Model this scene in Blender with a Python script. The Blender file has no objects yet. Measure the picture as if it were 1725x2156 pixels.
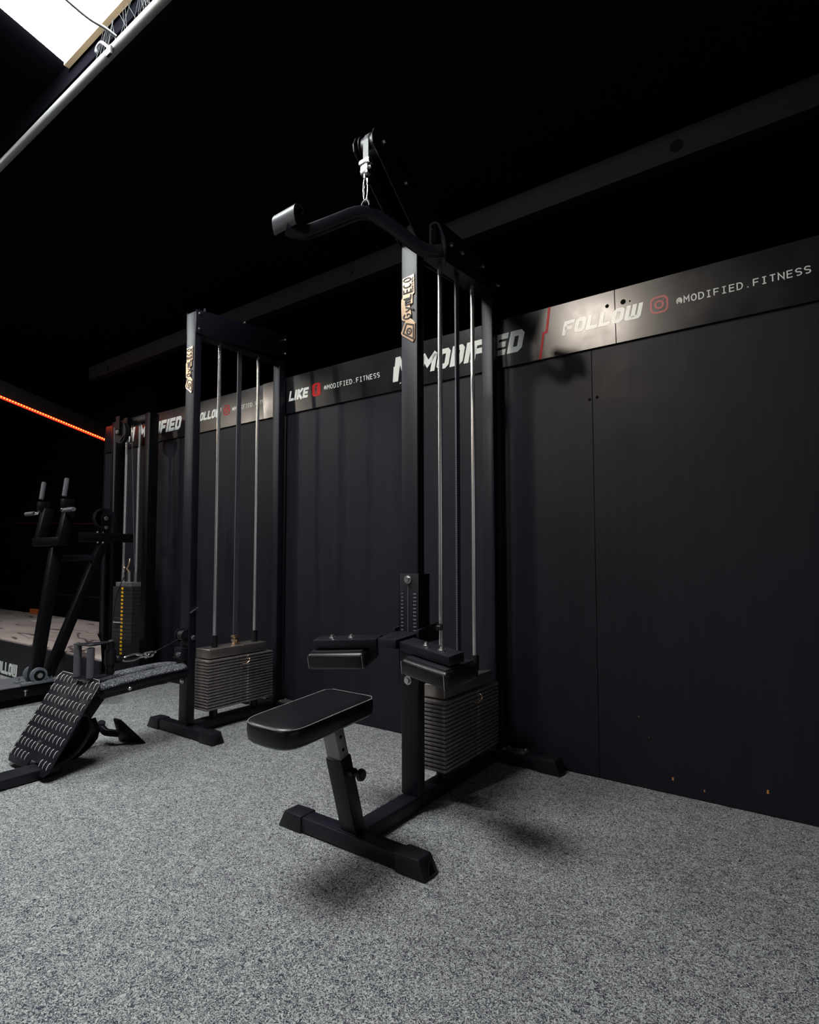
import bpy, bmesh, math, random
from mathutils import Vector, Matrix
random.seed(7)
SC = bpy.context.scene
COL = SC.collection
R = math.radians
V = Vector

# ------------------------------------------------------------------ camera
cam_d = bpy.data.cameras.new('camera'); cam = bpy.data.objects.new('camera', cam_d); COL.objects.link(cam)
YAW, PIT, ROL = 0.622065280, 0.0572233057, -0.000873518
_r = V((math.cos(YAW), math.sin(YAW), 0)); _f = V((-math.sin(YAW), math.cos(YAW), 0)); _u = V((0, 0, 1))
_f2 = _f*math.cos(PIT)+_u*math.sin(PIT); _u2 = _u*math.cos(PIT)-_f*math.sin(PIT)
_r2 = _r*math.cos(ROL)+_u2*math.sin(ROL); _u3 = _u2*math.cos(ROL)-_r*math.sin(ROL)
cam.matrix_world = Matrix(((_r2.x, _u3.x, -_f2.x, 0), (_r2.y, _u3.y, -_f2.y, 0), (_r2.z, _u3.z, -_f2.z, 1.0), (0, 0, 0, 1)))
cam_d.sensor_fit = 'VERTICAL'; cam_d.sensor_height = 24; cam_d.sensor_width = 19.2
cam_d.lens = 1195.81936/2156*24; cam_d.shift_y = (1104.77954-1078)/2156
cam_d.clip_start = 0.02
SC.camera = cam

# ------------------------------------------------------------------ world, exposure
w = bpy.data.worlds.new('world'); SC.world = w; w.use_nodes = True
w.node_tree.nodes['Background'].inputs[0].default_value = (0.02, 0.022, 0.03, 1)
w.node_tree.nodes['Background'].inputs[1].default_value = 0.05
SC.view_settings.view_transform = 'Standard'; SC.view_settings.look = 'None'
SC.view_settings.exposure = 0.0; SC.view_settings.gamma = 1.0; SC.view_settings.use_curve_mapping = False

# ------------------------------------------------------------------ light constants
SKY_L = 40.0            # radiance of the daylight roof panels
WARM = (1.0, 0.88, 0.75)
LAMP_W = 8.5          # each of the warm lamps under the far roof slope
def area(name, loc, target, size, power, color):
    d = bpy.data.lights.new(name, 'AREA'); d.shape = 'DISK'; d.size = size; d.energy = power; d.color = color; d.spread = R(66)
    o = bpy.data.objects.new(name, d); COL.objects.link(o); o.location = loc
    o.rotation_euler = (V(target)-V(loc)).to_track_quat('-Z', 'Y').to_euler(); return o
for loc, tgt, k in (((-2.18, -2.0, 3.55), (-.95, 2.64, 2.05), 1.0), ((-8.7, -2.0, 3.5), (-3.3, 2.64, 2.05), .62)):
    area('ceiling_lamp_light', loc, tgt, .20, LAMP_W*k, WARM)

# ------------------------------------------------------------------ materials
def mat(name, col, rough=.5, metal=0, spec=.5, coat=0, emit=None, es=0):
    m = bpy.data.materials.new(name); m.use_nodes = True
    b = m.node_tree.nodes['Principled BSDF']
    b.inputs['Base Color'].default_value = (*col, 1); b.inputs['Roughness'].default_value = rough
    b.inputs['Metallic'].default_value = metal; b.inputs['Specular IOR Level'].default_value = spec
    b.inputs['Coat Weight'].default_value = coat
    if emit: b.inputs['Emission Color'].default_value = (*emit, 1); b.inputs['Emission Strength'].default_value = es
    return m
def nodes(m): return m.node_tree.nodes, m.node_tree.links, m.node_tree.nodes['Principled BSDF']
def noise(m, scale, detail=2, rough=.5, dist=0, vec=None, sc=None):
    n, l, b = nodes(m); t = n.new('ShaderNodeTexNoise'); t.inputs['Scale'].default_value = scale
    t.inputs['Detail'].default_value = detail; t.inputs['Roughness'].default_value = rough; t.inputs['Distortion'].default_value = dist
    tc = n.new('ShaderNodeTexCoord'); src = tc.outputs['Object']
    if sc:
        mp = n.new('ShaderNodeMapping'); mp.inputs['Scale'].default_value = sc; l.new(src, mp.inputs[0]); src = mp.outputs[0]
    l.new(src, t.inputs['Vector']); return t
def ramp(m, fac, stops):
    n, l, b = nodes(m); r = n.new('ShaderNodeValToRGB'); e = r.color_ramp.elements
    while len(e) < len(stops): e.new(.5)
    for el, (p, c) in zip(e, stops): el.position = p; el.color = (*c, 1) if len(c) == 3 else c
    l.new(fac, r.inputs[0]); return r
def bump(m, h, strength, dist=.01):
    n, l, b = nodes(m); bp = n.new('ShaderNodeBump'); bp.inputs['Strength'].default_value = strength; bp.inputs['Distance'].default_value = dist
    l.new(h, bp.inputs['Height']); l.new(bp.outputs[0], b.inputs['Normal'])

M = {}
# speckled loop carpet: fine worm-like fibres, pale and dark
m = M['carpet'] = mat('carpet', (.2, .2, .2), .95, spec=.1)
n, l, b = nodes(m)
t1 = noise(m, 125, 3, .60, 2.2)
t2 = noise(m, 280, 2, .6, 1.4)
t3 = noise(m, 16, 3, .6)
mx = n.new('ShaderNodeMath'); mx.operation = 'MULTIPLY_ADD'; mx.inputs[1].default_value = .45
l.new(t2.outputs[0], mx.inputs[0]); l.new(t1.outputs[0], mx.inputs[2])
m3 = n.new('ShaderNodeMath'); m3.operation = 'MULTIPLY_ADD'; m3.inputs[1].default_value = .10
l.new(t3.outputs[0], m3.inputs[0]); l.new(mx.outputs[0], m3.inputs[2])
rp = ramp(m, m3.outputs[0], [(.65, (.026, .026, .046)), (.725, (.085, .086, .110)), (.79, (.265, .268, .262)), (.90, (.54, .545, .505))])
l.new(rp.outputs[0], b.inputs['Base Color']); bump(m, m3.outputs[0], .5, .004)
# satin black painted board wall
m = M['wall'] = mat('wall_paint', (.014, .0142, .0165), .5, spec=.20)
n, l, b = nodes(m)
t = noise(m, 3, 4, .6, 0, sc=(14, 1, .6)); rp = ramp(m, t.outputs[0], [(.3, (.0095, .0098, .0150)), (.7, (.0140, .0143, .0210))]); l.new(rp.outputs[0], b.inputs['Base Color'])
t = noise(m, 2.2, 4, .6); rp = ramp(m, t.outputs[0], [(.3, (.42,)*3), (.7, (.56,)*3)]); l.new(rp.outputs[0], b.inputs['Roughness'])
M['ceil'] = mat('ceiling_paint', (.0040, .0040, .0056), 1.0, spec=0)
M['void'] = mat('dark_lining', (.006, .006, .006), .9, spec=.1)
M['beam'] = mat('beam_paint', (.011, .011, .0135), .6, spec=.2)
M['pipe'] = mat('pipe_paint', (.30, .305, .30), .45, spec=.3)
M['sign'] = mat('sign_vinyl', (.0085, .0085, .0115), .26)
n, l, b = nodes(M['sign']); t = noise(M['sign'], 5, 3, .6); rp = ramp(M['sign'], t.outputs[0], [(.3, (.20,)*3), (.7, (.29,)*3)]); l.new(rp.outputs[0], b.inputs['Roughness'])
M['white'] = mat('white_vinyl', (.82, .84, .80), .28)
M['red'] = mat('red_vinyl', (.50, .008, .012), .45, spec=.25)
M['darkred'] = mat('dark_red_trim', (.06, .004, .005), .4)
M['pink'] = mat('faded_red_vinyl', (.42, .06, .06), .35)
m = M['paint'] = mat('black_powder_coat', (.0070, .0073, .0130), .42, spec=.32)
t = noise(m, 260, 2); bump(m, t.outputs[0], .12, .002)
M['paint_in'] = mat('matt_black_steel', (.007, .007, .008), .5)
M['grey'] = mat('grey_steel_tube', (.26, .235, .245), .42, .6)
M['chrome'] = mat('chrome', (.82, .82, .80), .16, 1)
M['steel'] = mat('zinc_steel', (.62, .63, .62), .3, 1)
M['gold'] = mat('copper_plate', (.86, .60, .42), .27, 1)
M['badge'] = mat('badge_black', (.01, .01, .011), .35)
M['rubber'] = mat('black_rubber', (.009, .009, .0125), .42, spec=.35)
m = M['leather'] = mat('black_leather', (.0042, .0042, .0062), .34, spec=.38)
t = noise(m, 420, 2, .5); bump(m, t.outputs[0], .10, .002)
M['thread'] = mat('grey_thread', (.42, .41, .39), .7)
m = M['plate'] = mat('weight_plate_metal', (.13, .115, .11), .33, .45)
t = noise(m, 60, 2, .5, 0, sc=(1, 1, .02)); rp = ramp(m, t.outputs[0], [(.3, (.17, .147, .142)), (.7, (.29, .255, .245))]); nodes(m)[1].new(rp.outputs[0], nodes(m)[2].inputs['Base Color'])
M['capplate'] = mat('head_plate_metal', (.34, .29, .27), .33, .85)
M['blackplate'] = mat('dark_iron', (.030, .030, .034), .45, .3)
M['yellow'] = mat('yellow_label', (.85, .46, .01), .5)
m = M['belt'] = mat('ribbed_belt', (.05, .054, .066), .5)
n, l, b = nodes(m); wv = n.new('ShaderNodeTexWave'); wv.bands_direction = 'Z'; wv.inputs['Scale'].default_value = 32
tc = n.new('ShaderNodeTexCoord'); l.new(tc.outputs['Object'], wv.inputs[0]); rp = ramp(m, wv.outputs[0], [(.2, (.025, .027, .034)), (.8, (.085, .09, .11))]); l.new(rp.outputs[0], b.inputs['Base Color'])
m = M['grain'] = mat('speckled_rubber', (.05, .05, .06), .85, spec=.2)
t = noise(m, 170, 2, .6, 1.0); rp = ramp(m, t.outputs[0], [(.40, (.014, .014, .020)), (.55, (.07, .072, .088)), (.66, (.42, .42, .43))]); nodes(m)[1].new(rp.outputs[0], nodes(m)[2].inputs['Base Color']); bump(m, t.outputs[0], .6, .006)
m = M['wood'] = mat('worn_plywood', (.30, .25, .235), .65, spec=.3)
n, l, b = nodes(m); t = noise(m, 1.5, 2.5, .55, .4, sc=(.42, 1.5, 1))
mm = n.new('ShaderNodeMath'); mm.operation = 'MULTIPLY'; mm.inputs[1].default_value = 46; l.new(t.outputs[0], mm.inputs[0])
sn = n.new('ShaderNodeMath'); sn.operation = 'SINE'; l.new(mm.outputs[0], sn.inputs[0])
t2 = noise(m, 2.2, 3); rp2 = ramp(m, t2.outputs[0], [(.3, (.33, .27, .25)), (.7, (.45, .375, .345))])
rp = ramp(m, sn.outputs[0], [(.86, (1, 1, 1)), (.99, (.25, .21, .22))]); mxc = n.new('ShaderNodeMix'); mxc.data_type = 'RGBA'; mxc.blend_type = 'MULTIPLY'; mxc.inputs[0].default_value = 1
l.new(rp2.outputs[0], mxc.inputs[6]); l.new(rp.outputs[0], mxc.inputs[7]); l.new(mxc.outputs[2], b.inputs['Base Color'])
M['board'] = mat('dark_board', (.012, .012, .016), .5, spec=.2)
M['dark'] = mat('shaded_powder_coat', (.0030, .0030, .0042), .4, spec=.16)  # darker copy of the black coat; weaker light is put into its colour
M['rod'] = mat('bright_steel_rod', (.78, .77, .75), .26, .9)
M['bare'] = mat('worn_bare_metal', (.62, .61, .58), .5, .1)
M['chequer'] = mat('grey_tread_metal', (.26, .26, .29), .38, .6)
m = M['chequer']; t = noise(m, 130, 1, .5, 1.5); bump(m, t.outputs[0], .5, .004)
M['cast'] = mat('cast_grey_metal', (.16, .175, .20), .45, .3)
M['sky'] = mat('daylight_panel', (.8, .8, .8), .5, emit=(.95, 1.0, 1.0), es=SKY_L)
M['rim'] = mat('skylight_rim', (.70, .50, .30), .6)
M['web'] = mat('cobweb', (.03, .03, .032), .9)
M['wire'] = mat('grey_cable', (.10, .10, .11), .5)
M['led'] = mat('led_glow', (.6, .05, .02), .4, emit=(1.0, .20, .02), es=9)
M['ledstrip'] = mat('led_sleeve', (.5, .02, .01), .4, emit=(1.0, .016, .008), es=4.0)
M['chip'] = mat('bare_wood_chip', (.55, .22, .06), .7)
M['foam'] = mat('grey_foam', (.085, .082, .092), .75)
M['window'] = mat('frosted_fill_glow', (.5, .5, .5), .5, emit=(.88, .92, 1.0), es=.5)  # soft glow of the added, unseen fill windows
M['orange'] = mat('orange_mark', (.55, .12, .02), .6)

# ------------------------------------------------------------------ mesh helpers
class MB:
    def __init__(s): s.bm = bmesh.new()
    def merge(s, b2, mi=0):
        for f in b2.faces: f.material_index = mi
        me = bpy.data.meshes.new('t'); b2.to_mesh(me); b2.free(); s.bm.from_mesh(me); bpy.data.meshes.remove(me); return s
    def hexa(s, pts, bev=0, seg=2, mi=0):
        """8 points: bottom ring (4) then top ring (4)"""
        b = bmesh.new(); v = [b.verts.new(p) for p in pts]
        for f in ((3, 2, 1, 0), (4, 5, 6, 7), (0, 1, 5, 4), (1, 2, 6, 5), (2, 3, 7, 6), (3, 0, 4, 7)): b.faces.new([v[i] for i in f])
        bmesh.ops.recalc_face_normals(b, faces=b.faces)
        if bev: bmesh.ops.bevel(b, geom=list(b.edges), offset=bev, segments=seg, affect='EDGES', profile=.5)
        return s.merge(b, mi)
    def box(s, x0, x1, y0, y1, z0, z1, bev=0, seg=2, mi=0):
        return s.hexa([(x0, y0, z0), (x1, y0, z0), (x1, y1, z0), (x0, y1, z0), (x0, y0, z1), (x1, y0, z1), (x1, y1, z1), (x0, y1, z1)], bev, seg, mi)
    def obox(s, c, ax, ay, az, hx, hy, hz, bev=0, seg=2, mi=0):
        c, ax, ay, az = V(c), V(ax).normalized()*hx, V(ay).normalized()*hy, V(az).normalized()*hz
        return s.hexa([c-ax-ay-az, c+ax-ay-az, c+ax+ay-az, c-ax+ay-az, c-ax-ay+az, c+ax-ay+az, c+ax+ay+az, c-ax+ay+az], bev, seg, mi)
    def beam(s, p0, p1, side, hw, ht, bev=0, mi=0):
        """rectangular bar from p0 to p1; 'side' gives the direction of half-width hw"""
        p0, p1 = V(p0), V(p1); d = (p1-p0); sd = V(side).normalized(); t = d.cross(sd).normalized()
        return s.obox((p0+p1)/2, d, sd, t, d.length/2, hw, ht, bev, 2, mi)
    def cyl(s, p0, p1, r, r2=None, n=24, mi=0, bev=0):
        p0, p1 = V(p0), V(p1); d = p1-p0; b = bmesh.new()
        bmesh.ops.create_cone(b, cap_ends=True, segments=n, radius1=r, radius2=r if r2 is None else r2, depth=d.length)
        if bev: bmesh.ops.bevel(b, geom=[e for e in b.edges if len(e.link_faces) == 2 and any(len(f.verts) > 4 for f in e.link_faces)], offset=bev, segments=2, affect='EDGES')
        bmesh.ops.transform(b, matrix=Matrix.Translation((p0+p1)/2) @ d.to_track_quat('Z', 'Y').to_matrix().to_4x4(), verts=b.verts)
        return s.merge(b, mi)
    def ball(s, c, r, n=16, sc=(1, 1, 1), mi=0):
        b = bmesh.new(); bmesh.ops.create_uvsphere(b, u_segments=n, v_segments=n//2, radius=r)
        bmesh.ops.transform(b, matrix=Matrix.Translation(c) @ Matrix.Diagonal((*sc, 1)), verts=b.verts); return s.merge(b, mi)
    def tube(s, pts, r, n=10, mi=0, flat=None, closed=False):
        """round tube along points; flat=(axis, hw, hh) gives an elliptical/rounded section"""
        pts = [V(p) for p in pts]; b = bmesh.new(); rings = []; N = len(pts); prev = None
        for i, p in enumerate(pts):
            if closed: d = pts[(i+1) % N]-pts[i-1]
            else: d = pts[min(i+1, N-1)]-pts[max(i-1, 0)]
            d.normalize()
            if flat: a = V(flat[0]); a = (a-d*a.dot(d)).normalized()
            else:
                if prev is None: a = d.orthogonal().normalized()
                else: a = (prev-d*prev.dot(d)).normalized()
            prev = a; c = d.cross(a)
            ring = []
            for k in range(n):
                t = 2*math.pi*k/n; ca, sa = math.cos(t), math.sin(t)
                if flat:
                    q = 4.0; ca = math.copysign(abs(ca)**(2/q), ca)*flat[1]; sa = math.copysign(abs(sa)**(2/q), sa)*flat[2]
                    ring.append(b.verts.new(p+a*ca+c*sa))
                else:
                    rr = r[i] if isinstance(r, (list, tuple)) else r
                    ring.append(b.verts.new(p+a*ca*rr+c*sa*rr))
            rings.append(ring)
        for i in range(N if closed else N-1):
            A, B = rings[i], rings[(i+1) % N]
            for k in range(n): b.faces.new((A[k], A[(k+1) % n], B[(k+1) % n], B[k]))
        if not closed: b.faces.new(rings[0][::-1]); b.faces.new(rings[-1])
        bmesh.ops.recalc_face_normals(b, faces=b.faces)
        return s.merge(b, mi)
    def prism(s, poly, o, ux, uy, depth, bev=0, mi=0, seg=2):
        """2D polygon in the frame (o, ux, uy), extruded by the vector depth"""
        o, ux, uy, dp = V(o), V(ux), V(uy), V(depth); b = bmesh.new()
        A = [b.verts.new(o+ux*x+uy*y) for x, y in poly]; B = [b.verts.new(o+ux*x+uy*y+dp) for x, y in poly]; n = len(poly)
        b.faces.new(A[::-1]); b.faces.new(B)
        for i in range(n): b.faces.new((A[i], A[(i+1) % n], B[(i+1) % n], B[i]))
        bmesh.ops.recalc_face_normals(b, faces=b.faces)
        if bev: bmesh.ops.bevel(b, geom=[e for e in b.edges], offset=bev, segments=seg, affect='EDGES', profile=.5)
        return s.merge(b, mi)
    def strokes(s, lines, t, o, ux, uy, depth, mi=0):
        """thick 2D polylines with mitred corners; a line is (points, closed)"""
        for pts, closed in lines:
            P = [Vector(p).to_2d() for p in pts]; N = len(P); L, Rr = [], []
            for i in range(N):
                a = P[i-1] if (i > 0 or closed) else None; c = P[(i+1) % N] if (i < N-1 or closed) else None
                d1 = (P[i]-a).normalized() if a is not None else None; d2 = (c-P[i]).normalized() if c is not None else None
                if d1 is None: d1 = d2
                if d2 is None: d2 = d1
                n1, n2 = Vector((-d1.y, d1.x)), Vector((-d2.y, d2.x)); mm = n1+n2
                mm = mm.normalized() if mm.length > 1e-6 else n1
                k = t/2/max(.35, mm.dot(n1)); L.append(P[i]+mm*k); Rr.append(P[i]-mm*k)
            for i in range(N if closed else N-1):
                j = (i+1) % N
                s.prism([Rr[i], Rr[j], L[j], L[i]], o, ux, uy, depth, mi=mi)
        return s
    def build(s, name, mats, parent=None, smooth=None, loc=None):
        me = bpy.data.meshes.new(name); s.bm.to_mesh(me); s.bm.free()
        for m_ in (mats if isinstance(mats, (list, tuple)) else [mats]): me.materials.append(m_)
        if smooth:
            for p in me.polygons: p.use_smooth = True
            try: me.set_sharp_from_angle(angle=R(smooth))
            except Exception: pass
        o = bpy.data.objects.new(name, me); COL.objects.link(o)
        if parent:
            o.parent = parent; o.matrix_parent_inverse = Matrix.Translation(-parent_loc(parent))
        return o
def parent_loc(p):
    v = V((0, 0, 0))
    while p is not None:
        v = v + p.location; 
        if p.parent is not None: v = v + p.matrix_parent_inverse.translation
        p = p.parent
    return v
def thing(name, label, cat, loc, group=None):
    o = bpy.data.objects.new(name, None); COL.objects.link(o); o.location = loc; o.empty_display_size = .1
    return tag(o, label, cat, group)
def tag(o, label, cat, group=None):
    o['label'] = label; o['category'] = cat
    if group: o['group'] = group
    return o
def struct(o, label=None):
    o['kind'] = 'structure'
    if label: o['label'] = label
    return o
def link_copy(src, name, parent, loc):
    c = src.copy(); c.name = name; COL.objects.link(c); c.parent = parent; c.matrix_parent_inverse = src.matrix_parent_inverse.copy(); c.location = loc; return c
def bolt_mb(c, axis, r=.011, h=.008, mb=None, dome=False):
    mb = mb or MB(); c, a = V(c), V(axis).normalized()
    mb.cyl(c, c+a*.003, r*1.25, n=16); mb.cyl(c+a*.003, c+a*(.003+h), r, r*.8 if not dome else r*.45, n=6 if not dome else 12)
    return mb
def bolts(parent, items, name='bolt', m='steel'):
    for it in items:
        c, ax, r, h = it[:4]; bolt_mb(c, ax, r, h, None, len(it) > 4).build(name, M[m], parent)
def catmull(pts, n=6):
    pts = [V(p) for p in pts]; out = []
    for i in range(len(pts)-1):
        p0, p1, p2, p3 = pts[max(i-1, 0)], pts[i], pts[i+1], pts[min(i+2, len(pts)-1)]
        for k in range(n):
            t = k/n; out.append(.5*((2*p1)+(p2-p0)*t+(2*p0-5*p1+4*p2-p3)*t*t+(3*p1-p0-3*p2+p3)*t**3))
    out.append(pts[-1]); return out
def rrect(w, h, r, n=5):
    out = []
    for cx, cy, a0 in ((w/2-r, h/2-r, 0), (-w/2+r, h/2-r, 90), (-w/2+r, -h/2+r, 180), (w/2-r, -h/2+r, 270)):
        for k in range(n+1): a = R(a0+90*k/n); out.append((cx+r*math.cos(a), cy+r*math.sin(a)))
    return out

# ------------------------------------------------------------------ lettering
X_, Y_, Z_ = V((1, 0, 0)), V((0, 1, 0)), V((0, 0, 1))
def block(ch, t=.25, w=.72):
    h = t/2; c = .10
    def ring(x0, x1, cl=c, cr=c): return [(x0+cl, h), (x1-cr, h), (x1, h+cr), (x1, 1-h-cr), (x1-cr, 1-h), (x0+cl, 1-h), (x0, 1-h-cl), (x0, h+cl)]
    if ch == 'F': return [([(h, 0), (h, 1-h), (w, 1-h)], 0), ([(h, .47), (w*.88, .47)], 0)], w
    if ch == 'O': return [(ring(h, w-h), 1)], w
    if ch == 'L': return [([(h, 1), (h, h), (w, h)], 0)], w
    if ch == 'I': return [([(h, 0), (h, 1)], 0)], t
    if ch == 'D': return [([(h, h), (w-h-c, h), (w-h, h+c), (w-h, 1-h-c), (w-h-c, 1-h), (h, 1-h)], 1)], w
    if ch == 'E': return [([(w, h), (h, h), (h, 1-h), (w, 1-h)], 0), ([(h, .5), (w*.92, .5)], 0)], w
    if ch == 'K': return [([(h, 0), (h, 1)], 0), ([(h, .48), (w-h*.4, 1)], 0), ([(h*1.4, .55), (w-h*.2, 0)], 0)], w
    if ch == 'W':
        W = w*1.35; return [([(h, 1), (h, h+c*.5), (h+c*.5, h), (W-h-c*.5, h), (W-h, h+c*.5), (W-h, 1)], 0), ([(W/2, h), (W/2, 1)], 0)], W
    if ch == 'M':
        W = w*1.35; return [([(h, 0), (h, 1-h)], 0), ([(W-h, 0), (W-h, 1-h)], 0), ([(h*.6, 1-h*.4), (W/2, .42), (W-h*.6, 1-h*.4)], 0)], W
    return [], w
def arc(cx, cy, rx, ry, a0, a1, n=8): return [(cx+rx*math.cos(R(a0+(a1-a0)*k/n)), cy+ry*math.sin(R(a0+(a1-a0)*k/n))) for k in range(n+1)]
def mono(ch):
    w = .62
    g = {'M': [([(0, 0), (0, 1), (w/2, .45), (w, 1), (w, 0)], 0)], 'O': [(arc(w/2, .5, w/2, .5, 0, 360, 14)[:-1], 1)],
         'D': [([(0, 0), (0, 1), (w*.4, 1)]+arc(w*.4, .5, w*.6, .5, 90, -90, 8)[1:-1]+[(w*.4, 0)], 1)],
         'I': [([(.08, 0), (w-.08, 0)], 0), ([(.08, 1), (w-.08, 1)], 0), ([(w/2, 0), (w/2, 1)], 0)],
         'F': [([(.03, 0), (.03, 1), (w, 1)], 0), ([(.03, .5), (w*.9, .5)], 0)],
         'E': [([(w, 0), (.03, 0), (.03, 1), (w, 1)], 0), ([(.03, .52), (w*.9, .52)], 0)],
         'T': [([(0, 1), (w, 1)], 0), ([(w/2, 0), (w/2, 1)], 0)], 'N': [([(0, 0), (0, 1), (w, 0), (w, 1)], 0)],
         'S': [([(w, .86)]+arc(w/2, .75, w*.48, .25, 50, 270, 8)[1:]+arc(w/2, .25, w*.5, .25, 90, -130, 8)[1:], 0)],
         'G': [([(w, .8)]+arc(w/2, .5, w/2, .5, 45, 340, 10)[1:]+[(w, .48), (w*.55, .48)], 0)],
         'C': [(arc(w/2, .5, w/2, .5, 50, 310, 10), 0)], 'L': [([(.03, 1), (.03, 0), (w, 0)], 0)],
         'y': [([(0, .7), (w*.45, .1)], 0), ([(w, .7), (w*.3, -.3), (0, -.3)], 0)],
         'm': [([(0, 0), (0, .7), (w*.85, .7), (w*1.0, .6), (w*1.0, 0)], 0), ([(w/2, .7), (w/2, 0)], 0)],
         'W': [([(0, 1), (w*.25, 0), (w/2, .6), (w*.75, 0), (w, 1)], 0)],
         '.': [([(w/2-.08, .06), (w/2+.08, .06)], 0)],
         '@': [([(w*.78, .3), (w*.78, .62)]+arc(w*.55, .5, w*.23, .16, 60, 300, 8), 0), (arc(w/2, .45, w*.52, .48, -60, 230, 14)[::-1], 0)]}
    return g.get(ch, []), w
def word(mb, text, o, ux, uy, depth, height, width, font, t, slant=0, gap=.1, mi=0):
    """lays the text so its overall width is 'width'"""
    glyphs = []; x = 0
    for ch in text:
        g, wd = font(ch); glyphs.append((g, x)); x += wd+gap
    tot = x-gap; kx = width/tot; ux, uy = V(ux), V(uy)
    sh = uy*height+ux*slant
    for g, gx in glyphs:
        if not g: continue
        mb.strokes([([(p[0]+gx, p[1]) for p in pts], c) for pts, c in g], t, o, ux*kx, sh, depth, mi)
    return mb

# ================================================================== SETTING
WY = 2.64
fl = MB(); fl.box(-12, 3.4, -8, 5, -.05, 0); struct(fl.build('floor', M['carpet']), 'grey speckled loop-pile carpet floor')
wl = MB()
xs = [-5.42, -.8345, .3855, 1.6055, 2.9]
for a, c in zip(xs, xs[1:]): wl.box(a+.0008, c-.0008, WY, WY+.018, 0.004, 2.232, .0012, 1)
wl.box(-5.42, 2.9, WY+.018, WY+.05, 0, 2.21)
for x, z, s_ in ((-.53, .06, .009), (-.19, .085, .010), (-.66, .30, .004), (-.62, .22, .003), (-.41, .04, .006)):
    wl.box(x, x+s_*.7, WY-.0006, WY+.001, z, z+s_*1.4, mi=1)
for x, z in ((-.847, 1.741), (-.812, 1.746)): wl.cyl((x, WY-.0005, z), (x, WY+.001, z), .007, mi=2)
struct(wl.build('wall_back', [M['wall'], M['chip'], M['void']]), 'satin black painted board wall behind the machines')
mb = MB(); mb.box(-12, 3.4, 4.95, 5.05, 0, 3.2); struct(mb.build('wall_rear', M['void']))
mb = MB(); mb.box(-5.44, -5.425, WY, 4.95, 0, 2.2); struct(mb.build('wall_return', M['void']))
mb = MB(); mb.box(-12.05, -12, -8, 5, 0, 5); struct(mb.build('wall_left', M['ceil']))
mb = MB(); mb.box(3.4, 3.45, -8, 5, 0, 5); struct(mb.build('wall_right', M['wall']))
mb = MB(); mb.box(-12, 3.4, -8.05, -8, 0, 5); struct(mb.build('wall_front', M['ceil']))
TH = .2126
def cz(y): return 3.65-TH*y
mb = MB()
mb.hexa([(-12, -2.5, cz(-2.5)), (3.4, -2.5, cz(-2.5)), (3.4, 5, cz(5)), (-12, 5, cz(5)), (-12, -2.5, cz(-2.5)+.1), (3.4, -2.5, cz(-2.5)+.1), (3.4, 5, cz(5)+.1), (-12, 5, cz(5)+.1)])
mb.hexa([(-12, -8, 3.0), (3.4, -8, 3.0), (3.4, -2.5, cz(-2.5)), (-12, -2.5, cz(-2.5)), (-12, -8, 3.1), (3.4, -8, 3.1), (3.4, -2.5, cz(-2.5)+.1), (-12, -2.5, cz(-2.5)+.1)])
struct(mb.build('ceiling', M['ceil']), 'sloping black painted ceiling')
# purlin above the wall
mb = MB(); mb.box(-6.15, 3.3, 2.80, 2.88, 2.857, 2.995, .004)
for x, z, q in ((-.469, 2.919, .03), (-2.484, 2.912, .014), (-5.75, 2.90, .025), (-6.0, 2.93, .02)): mb.cyl((x, 2.799, z), (x, 2.803, z), q, n=12, mi=1)
struct(mb.build('trim_1', [M['beam'], M['void']]), 'dark grey steel purlin running above the wall')
# pale round purlin tube beside the skylight
mb = MB(); mb.tube([(x, 1.16, 3.2045) for x in (-9, -6, -3, 0, 3.3)], .0195, 24); struct(mb.build('trim_2', M['pipe'], smooth=40), 'pale steel tube running under the ceiling beside the skylight')
mb = MB(); mb.box(-9, 3.3, 1.172, 1.19, 3.29, 3.395); struct(mb.build('trim_3', M['ceil']))
# skylights
def skylight(n, x0, x1, y0, y1):
    a = MB(); k = .012
    a.hexa([(x0, y0, cz(y0)-.03), (x1, y0, cz(y0)-.03), (x1, y1, cz(y1)-.03), (x0, y1, cz(y1)-.03), (x0, y0, cz(y0)-k), (x1, y0, cz(y0)-k), (x1, y1, cz(y1)-k), (x0, y1, cz(y1)-k)])
    o = struct(a.build('window_%d' % n, M['sky'])); a = MB()
    for q0, q1 in (((x0, y1), (x1, y1)), ((x0, y0), (x1, y0))):
        a.hexa([(q0[0], q0[1]-.012, cz(q0[1])-.045), (q1[0], q0[1]-.012, cz(q0[1])-.045), (q1[0], q0[1]+.012, cz(q0[1])-.045), (q0[0], q0[1]+.012, cz(q0[1])-.045),
                (q0[0], q0[1]-.012, cz(q0[1])), (q1[0], q0[1]-.012, cz(q0[1])), (q1[0], q0[1]+.012, cz(q0[1])), (q0[0], q0[1]+.012, cz(q0[1]))])
    a.build('window_frame', M['rim'], o); return o
skylight(1, -2.86, -1.75, .20, 1.155)
skylight(2, -5.6, -4.6, .45, 1.155)  # unseen panel, added to brighten the floor at left
mb = MB()
for x in (-9.5, -7.1, -4.7, -2.3, .1): mb.box(x, x+1.15, -7.99, -7.95, .9, 2.9)  # added out of view for frontal fill and wall reflections
for y in (-3.2, -1.6, 0.0): mb.box(3.36, 3.4, y, y+1.3, .9, 2.6)  # added at right to lift the faces turned that way
struct(mb.build('window_3', M['window']), 'added frosted fill windows, unseen, behind the camera and in the right wall')

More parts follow.
